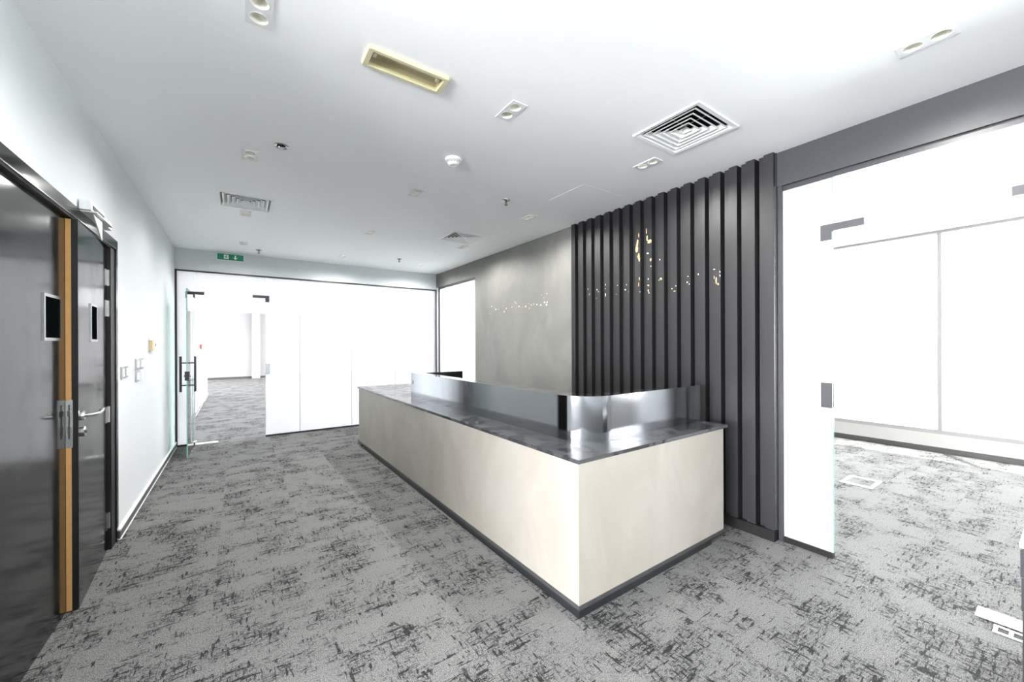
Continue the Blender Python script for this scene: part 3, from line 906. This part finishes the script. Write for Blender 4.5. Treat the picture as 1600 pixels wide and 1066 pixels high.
# ------------------------------------------------------------------ ceiling fixtures
def twin_spot(loc, label):
    t_ = thing('twin_spotlight', label, 'ceiling light', loc, 0, 'twin recessed ceiling spotlights')
    bm = bmesh.new(); N = 28
    for sgn in (-1, 1):
        cy = sgn * 0.0445
        a0 = 0.0475; hy0, hy1 = (-0.0445 - 0.006, 0.0445) if sgn == 1 else (-0.0445, 0.0445 + 0.006)
        y0_, y1_ = (0, 0.0955) if sgn == 1 else (-0.0955, 0)
        cir, sq = [], []
        for i in range(N):
            t = 2 * PI * (i + .5) / N
            c, s_ = math.cos(t), math.sin(t)
            cir.append((0.034 * c, cy + 0.034 * s_))
            # ray to the rectangle
            ks = []
            if abs(c) > 1e-6: ks.append(a0 / abs(c))
            if s_ > 1e-6: ks.append((y1_ - cy) / s_)
            if s_ < -1e-6: ks.append((y0_ - cy) / s_)
            k = min(ks)
            sq.append((c * k, cy + s_ * k))
        # snap nearest points to the corners
        for X_, Y_ in ((a0, y1_), (-a0, y1_), (-a0, y0_), (a0, y0_)):
            j = min(range(N), key=lambda q: (sq[q][0] - X_) ** 2 + (sq[q][1] - Y_) ** 2)
            sq[j] = (X_, Y_)
        vz = [bm.verts.new((x, y, -0.004)) for x, y in cir]
        vo = [bm.verts.new((x, y, -0.004)) for x, y in sq]
        vt = [bm.verts.new((x, y, 0.0)) for x, y in sq]
        for i in range(N):
            j = (i + 1) % N
            bm.faces.new((vz[i], vz[j], vo[j], vo[i]))
            if not (abs(sq[i][1]) < 1e-6 and abs(sq[j][1]) < 1e-6):
                bm.faces.new((vo[i], vo[j], vt[j], vt[i]))
    b = MB(); b.bm.free(); b.bm = bm
    b.build('bezel', M_bezel, t_)
    for sgn in (-1, 1):
        Mt = Matrix.Translation((0, sgn * 0.0445, 0))
        cup = MB().lathe([(0.0345, -0.0045), (0.033, -0.0045), (0.0325, 0.0), (0.029, 0.022), (0.021, 0.042)], 24, Mt, False, False).build('reflector_cup', M_cup, t_, smooth=True)
        MB().lathe([(0.021, 0.0415), (0.010, 0.038), (0.001, 0.0375)], 20, Mt, False, True).build('lamp_face', M_lampface, cup, smooth=True)
        lo = bpy.data.objects.new('fill_spot', FILL_LOW if loc[0] < 0.5 else FILL); COL.objects.link(lo); lo.parent = t_  # added fill light; the cup and lamp face stay unlit
        lo.location = (0, sgn * 0.0445, -0.006)
    return t_
M_bezel = plain('bezel_grey_white', (222, 223, 225), 0.45, var=0.01)
M_cup = plain('satin_reflector', (236, 235, 226), 0.35, var=0.02)
M_lampface = plain('lamp_lens', (150, 148, 128), 0.3, var=0.05)
protos = {}
FILL = bpy.data.lights.new('fill_spot', 'SPOT')
FILL.energy = FILL_W; FILL.spot_size = math.radians(165); FILL.spot_blend = 0.6; FILL.shadow_soft_size = 0.005
FILL.color = (1.0, 0.985, 0.96)
FILL_LOW = FILL.copy(); FILL_LOW.energy = FILL_W * 0.38      # weaker added fill beside the left wall
for x, y, lab in SPOTS:
    if (x < 0.5) not in protos: protos[x < 0.5] = twin_spot((x, y, C), lab)
    else: dup(protos[x < 0.5], (x, y, C), lab)

def diffuser(loc, label):
    t_ = thing('air_diffuser', label, 'air vent', loc, 0, 'square ceiling air diffusers')
    def ring(b, a1, z1, a2, z2, th=0.0):
        c = [(1, 1), (-1, 1), (-1, -1), (1, -1)]
        for i in range(4):
            p, q = c[i], c[(i + 1) % 4]
            vs = [b.bm.verts.new(v) for v in ((p[0] * a1, p[1] * a1, z1), (q[0] * a1, q[1] * a1, z1), (q[0] * a2, q[1] * a2, z2), (p[0] * a2, p[1] * a2, z2))]
            b.bm.faces.new(vs)
    b = MB()
    ring(b, 0.225, 0.0, 0.223, -0.008); ring(b, 0.223, -0.008, 0.197, -0.006); ring(b, 0.197, -0.006, 0.187, 0.012); ring(b, 0.187, 0.012, 0.19, 0.02)
    b.build('flange', M_whmetal, t_)
    for i in range(4):
        a = 0.180 - 0.036 * i
        b = MB()
        prof_ = [(a, -0.004), (a - 0.010, -0.004), (a - 0.031, 0.018), (a - 0.032, 0.018), (a - 0.0115, -0.0025), (a - 0.001, -0.0025)]
        for (p1, q1), (p2, q2) in zip(prof_, prof_[1:] + prof_[:1]): ring(b, p1, q1, p2, q2)
        bmesh.ops.remove_doubles(b.bm, verts=b.bm.verts, dist=1e-5)
        b.build('louvre', M_whmetal, t_)
    b = MB()
    v = [b.bm.verts.new(p) for p in ((.032, .032, 0), (-.032, .032, 0), (-.032, -.032, 0), (.032, -.032, 0), (0, 0, 0.02))]
    for i in range(4): b.bm.faces.new((v[i], v[(i + 1) % 4], v[4]))
    b.build('centre_cone', M_whmetal, t_)
    b = MB(); ring(b, 0.198, 0.0, 0.198, 0.14); ring(b, 0.198, 0.14, 0.001, 0.14)
    b.build('duct_box', M_duct, t_)
    st = MB().box(-0.19, 0.19, -0.004, 0.004, 0.028, 0.034).box(-0.004, 0.004, -0.19, 0.19, 0.028, 0.034)
    st.build('cross_bar', M_chrome, t_)
    return t_
M_duct = plain('duct_black', (30, 31, 32), 0.8, var=0.1)
proto = None
for x, y, lab in GRILLES:
    if proto is None: proto = diffuser((x, y, C), lab)
    else: dup(proto, (x, y, C), lab)

# emergency light
em = thing('emergency_light', 'yellowed rectangular emergency light with clear cover at the top of the ceiling', 'ceiling light', (0.685, 1.887, C))
b = MB(); hx, hy, iz = 0.202, 0.071, -0.016
def rrect(hx, hy, r_, n=5):
    out = []
    for cx, cy, a0 in ((hx - r_, hy - r_, 0), (-hx + r_, hy - r_, PI / 2), (-hx + r_, -hy + r_, PI), (hx - r_, -hy + r_, 1.5 * PI)):
        for i in range(n + 1):
            t = a0 + PI / 2 * i / n
            out.append((cx + r_ * math.cos(t), cy + r_ * math.sin(t)))
    return out
levels = [(rrect(hx, hy, 0.012), 0.0), (rrect(hx, hy, 0.012), -0.010), (rrect(hx - 0.004, hy - 0.004, 0.010), iz), (rrect(hx - 0.026, hy - 0.020, 0.004), iz), (rrect(hx - 0.028, hy - 0.022, 0.003), -0.006), (rrect(hx - 0.030, hy - 0.024, 0.003), 0.02)]
rings = [[b.bm.verts.new((x, y, z)) for x, y in pts] for pts, z in levels]
n_ = len(rings[0])
for A_, Bq in zip(rings, rings[1:]):
    for i in range(n_): b.bm.faces.new((A_[i], A_[(i + 1) % n_], Bq[(i + 1) % n_], Bq[i]))
b.build('housing_rim', M_yellow, em)
tr_ = MB()
prof = [(-0.049, -0.002), (-0.044, 0.030), (-0.02, 0.042), (0.02, 0.042), (0.044, 0.030), (0.049, -0.002)]
for (ya, za), (yb, zb) in zip(prof, prof[1:]):
    vs = [tr_.bm.verts.new(v) for v in ((-0.172, ya, za), (0.172, ya, za), (0.172, yb, zb), (-0.172, yb, zb))]
    tr_.bm.faces.new(vs)
for sx in (-0.172, 0.172):
    tr_.bm.faces.new([tr_.bm.verts.new((sx, ya, za)) for ya, za in prof])
tr_.build('reflector_tray', M_trough, em)
tb = MB().tube([(-0.150, -0.008, 0.018), (0.150, -0.008, 0.018)], 0.0085, 14).build('lamp_tube', M_tube, em, smooth=True)
box('tube_socket', M_white, -0.165, -0.150, -0.022, 0.006, 0.0, 0.040, tb)
box('tube_socket', M_white, 0.150, 0.165, -0.022, 0.006, 0.0, 0.040, tb)
box('clear_cover', M_cover, -0.174, 0.174, -0.049, 0.049, -0.009, -0.006, em)

# smoke detector
def detector(loc, label, k=1.0):
    t_ = thing('smoke_detector', label, 'smoke detector', loc)
    MB().lathe([(0.058 * k, 0.0), (0.060 * k, -0.006 * k), (0.058 * k, -0.018 * k), (0.044 * k, -0.026 * k)], 32).build('mounting_base', M_white, t_, smooth=True)
    MB().lathe([(0.040 * k, -0.024 * k), (0.040 * k, -0.034 * k)], 32).build('vent_ring', M_dark, t_, smooth=True)
    b = MB()
    for q in range(12):
        a = 2 * PI * q / 12
        b.box(0.039 * k, 0.0435 * k, -0.004 * k, 0.004 * k, -0.034 * k, -0.024 * k)
        bmesh.ops.rotate(b.bm, verts=b.bm.verts[-8:], cent=(0, 0, 0), matrix=Matrix.Rotation(a, 3, 'Z'))
    b.lathe([(0.044 * k, -0.032 * k), (0.043 * k, -0.038 * k), (0.034 * k, -0.048 * k), (0.024 * k, -0.050 * k), (0.02 * k, -0.047 * k)], 32)
    b.build('sensor_cap', M_white, t_, smooth=True)
    return t_
detector((1.291, 2.605, C), 'round white smoke detector in the middle of the ceiling')
detector((0.054, 17.7, C), 'tiny round smoke detector on the far room ceiling, seen through the doorway', 1.3)

# sprinklers
def sprinkler(loc, label, drop=0.045, ringr=0.04, recessed=False):
    t_ = thing('sprinkler', label, 'sprinkler', loc, 0, 'ceiling sprinklers')
    if recessed:
        MB().lathe([(0.044, 0.0), (0.045, -0.004), (0.040, -0.007), (0.030, -0.004), (0.027, 0.004)], 28, None, False, False).build('escutcheon', M_chrome, t_, smooth=True)
        MB().lathe([(0.027, 0.003), (0.026, 0.018)], 20, None, False, True).build('recess_cup', M_dark, t_)
        b = MB().box(-0.004, 0.004, -0.003, 0.003, -0.014, 0.016).lathe([(0.014, -0.016), (0.014, -0.013)], 14)
        b.tube([(-0.012, 0, 0.01), (-0.012, 0, -0.004), (0, 0, -0.014)], 0.002, 8).tube([(0.012, 0, 0.01), (0.012, 0, -0.004), (0, 0, -0.014)], 0.002, 8)
        b.build('sprinkler_head', M_chrome, t_)
    else:
        MB().lathe([(ringr, 0.0), (ringr * .95, -0.006), (ringr * .5, -0.012), (0.008, -0.013)], 24, None, True, True).build('escutcheon', M_chrome, t_, smooth=True)
        b = MB().lathe([(0.008, -0.013), (0.009, -0.022), (0.006, -0.024)], 14)
        b.tube([(-0.006, 0, -0.022), (-0.013, 0, -0.032), (-0.005, 0, -drop)], 0.0025, 8)
        b.tube([(0.006, 0, -0.022), (0.013, 0, -0.032), (0.005, 0, -drop)], 0.0025, 8)
        b.tube([(0, 0, -0.022), (0, 0, -drop)], 0.003, 8)
        b.build('frame_arms', M_bronze, t_)
        MB().lathe([(0.017, -drop), (0.016, -drop - 0.003)], 20).build('deflector', M_bronze, t_)
    return t_
M_bronze = plain('dull_brass', (110, 98, 92), 0.4, metal=0.7)
sprinkler((0.241, 3.089, C), 'recessed sprinkler with a bright chrome ring, left side of the ceiling', recessed=True)
sprinkler((2.063, 3.068, C), 'hanging sprinkler head in the ceiling in front of the ribbed wall')
sprinkler((2.086, 6.135, C), 'tiny sprinkler near the far right ceiling corner')
sprinkler((0.238, 6.650, C), 'tiny sprinkler above the open glass door, right of the exit sign')

# ceiling access panel: flush hatch with a shadow gap
ap = thing('access_panel', 'flush square white access panel in the ceiling beside the ribbed wall', 'ceiling panel', (2.635, 2.619, C))
box('hatch', M_ceil, -0.2325, 0.2325, -0.2285, 0.2285, -0.0012, 0.014, ap, 0.001)
box('hatch_rim', M_ceil, -0.236, 0.236, -0.232, 0.232, 0.014, 0.018, ap)
tag(MB().lathe([(0.012, 0), (0.012, -0.003)], 14).build('ceiling_cap', M_bezel, None), 'tiny round blanking cap on the ceiling beyond the hanging sprinkler', 'cap')
bpy.data.objects['ceiling_cap'].location = (2.7, 3.891, C)

# ------------------------------------------------------------------ floor fittings in the window room
fb = thing('floor_box', 'white framed floor socket box sunk in the carpet near the windows', 'floor box', (5.14, 1.268, 0.0))
b = MB()
b.box(-0.17, 0.17, -0.125, -0.095, 0.0005, 0.007); b.box(-0.17, 0.17, 0.095, 0.125, 0.0005, 0.007)
b.box(-0.17, -0.125, -0.095, 0.095, 0.0005, 0.007); b.box(0.125, 0.17, -0.095, 0.095, 0.0005, 0.007)
b.build('rim', M_whmetal, fb)
box('carpet_lid', M_carpet, -0.123, 0.123, -0.093, 0.093, 0.0005, 0.004, fb)

fs = tag(MB().box(-0.052, 0.052, -0.16, 0.16, 0.0005, 0.010).build('floor_spring_plate', M_whmetal, None, 0.002), 'white metal cover strip on the carpet in the right doorway', 'door hardware')
fs.location = (3.155, 0.155, 0)
pf = thing('perforated_plate', 'perforated metal plate lying beside the white strip in the right doorway', 'door hardware', (3.035, 0.13, 0.0))
b = MB()
b.box(-0.04, -0.026, -0.12, 0.12, 0.0005, 0.004); b.box(0.026, 0.04, -0.12, 0.12, 0.0005, 0.004)
for yy in (-0.12, -0.058, 0.0, 0.058, 0.106):
    b.box(-0.026, 0.026, yy, yy + 0.014, 0.0005, 0.004)
b.build('plate', M_whmetal, pf)
box('recess', M_dark, -0.026, 0.026, -0.11, 0.11, 0.0002, 0.001, pf)

# ------------------------------------------------------------------ drawer pedestal at the right edge
pd = thing('drawer_pedestal', 'dark grey drawer pedestal with white top, cut off by the right edge', 'cabinet', (2.350, -0.29, 0))
DPW, DPD = 0.42, 0.52        # along y, along x
box('carcass', M_pedestal, 0.012, DPD, 0.004, DPW - 0.004, 0.02, 0.640, pd, 0.002)
box('top_board', M_white, 0.0, DPD, 0.0, DPW + 0.002, 0.648, 0.662, pd, 0.002)
box('top_gap', M_dark, 0.010, DPD - 0.01, 0.008, DPW - 0.008, 0.640, 0.648, pd)
for z0, z1, off in ((0.541, 0.640, 0.0), (0.416, 0.537, 0.004), (0.03, 0.412, 0.008)):
    dr = box('drawer', M_pedestal, off, 0.012, 0.0 + off * .5, DPW - off * .5, z0, z1, pd, 0.002)
    box('finger_pull', M_dark, off - 0.0008, off + 0.002, 0.12, 0.30, z1 - 0.018, z1 - 0.008, dr)
for sx in (0.05, DPD - 0.05):
    for sy in (0.05, DPW - 0.05):
        MB().lathe([(0.018, 0.0), (0.018, 0.02)], 14, Matrix.Translation((sx, sy, 0))).build('foot', M_blackbase, pd)
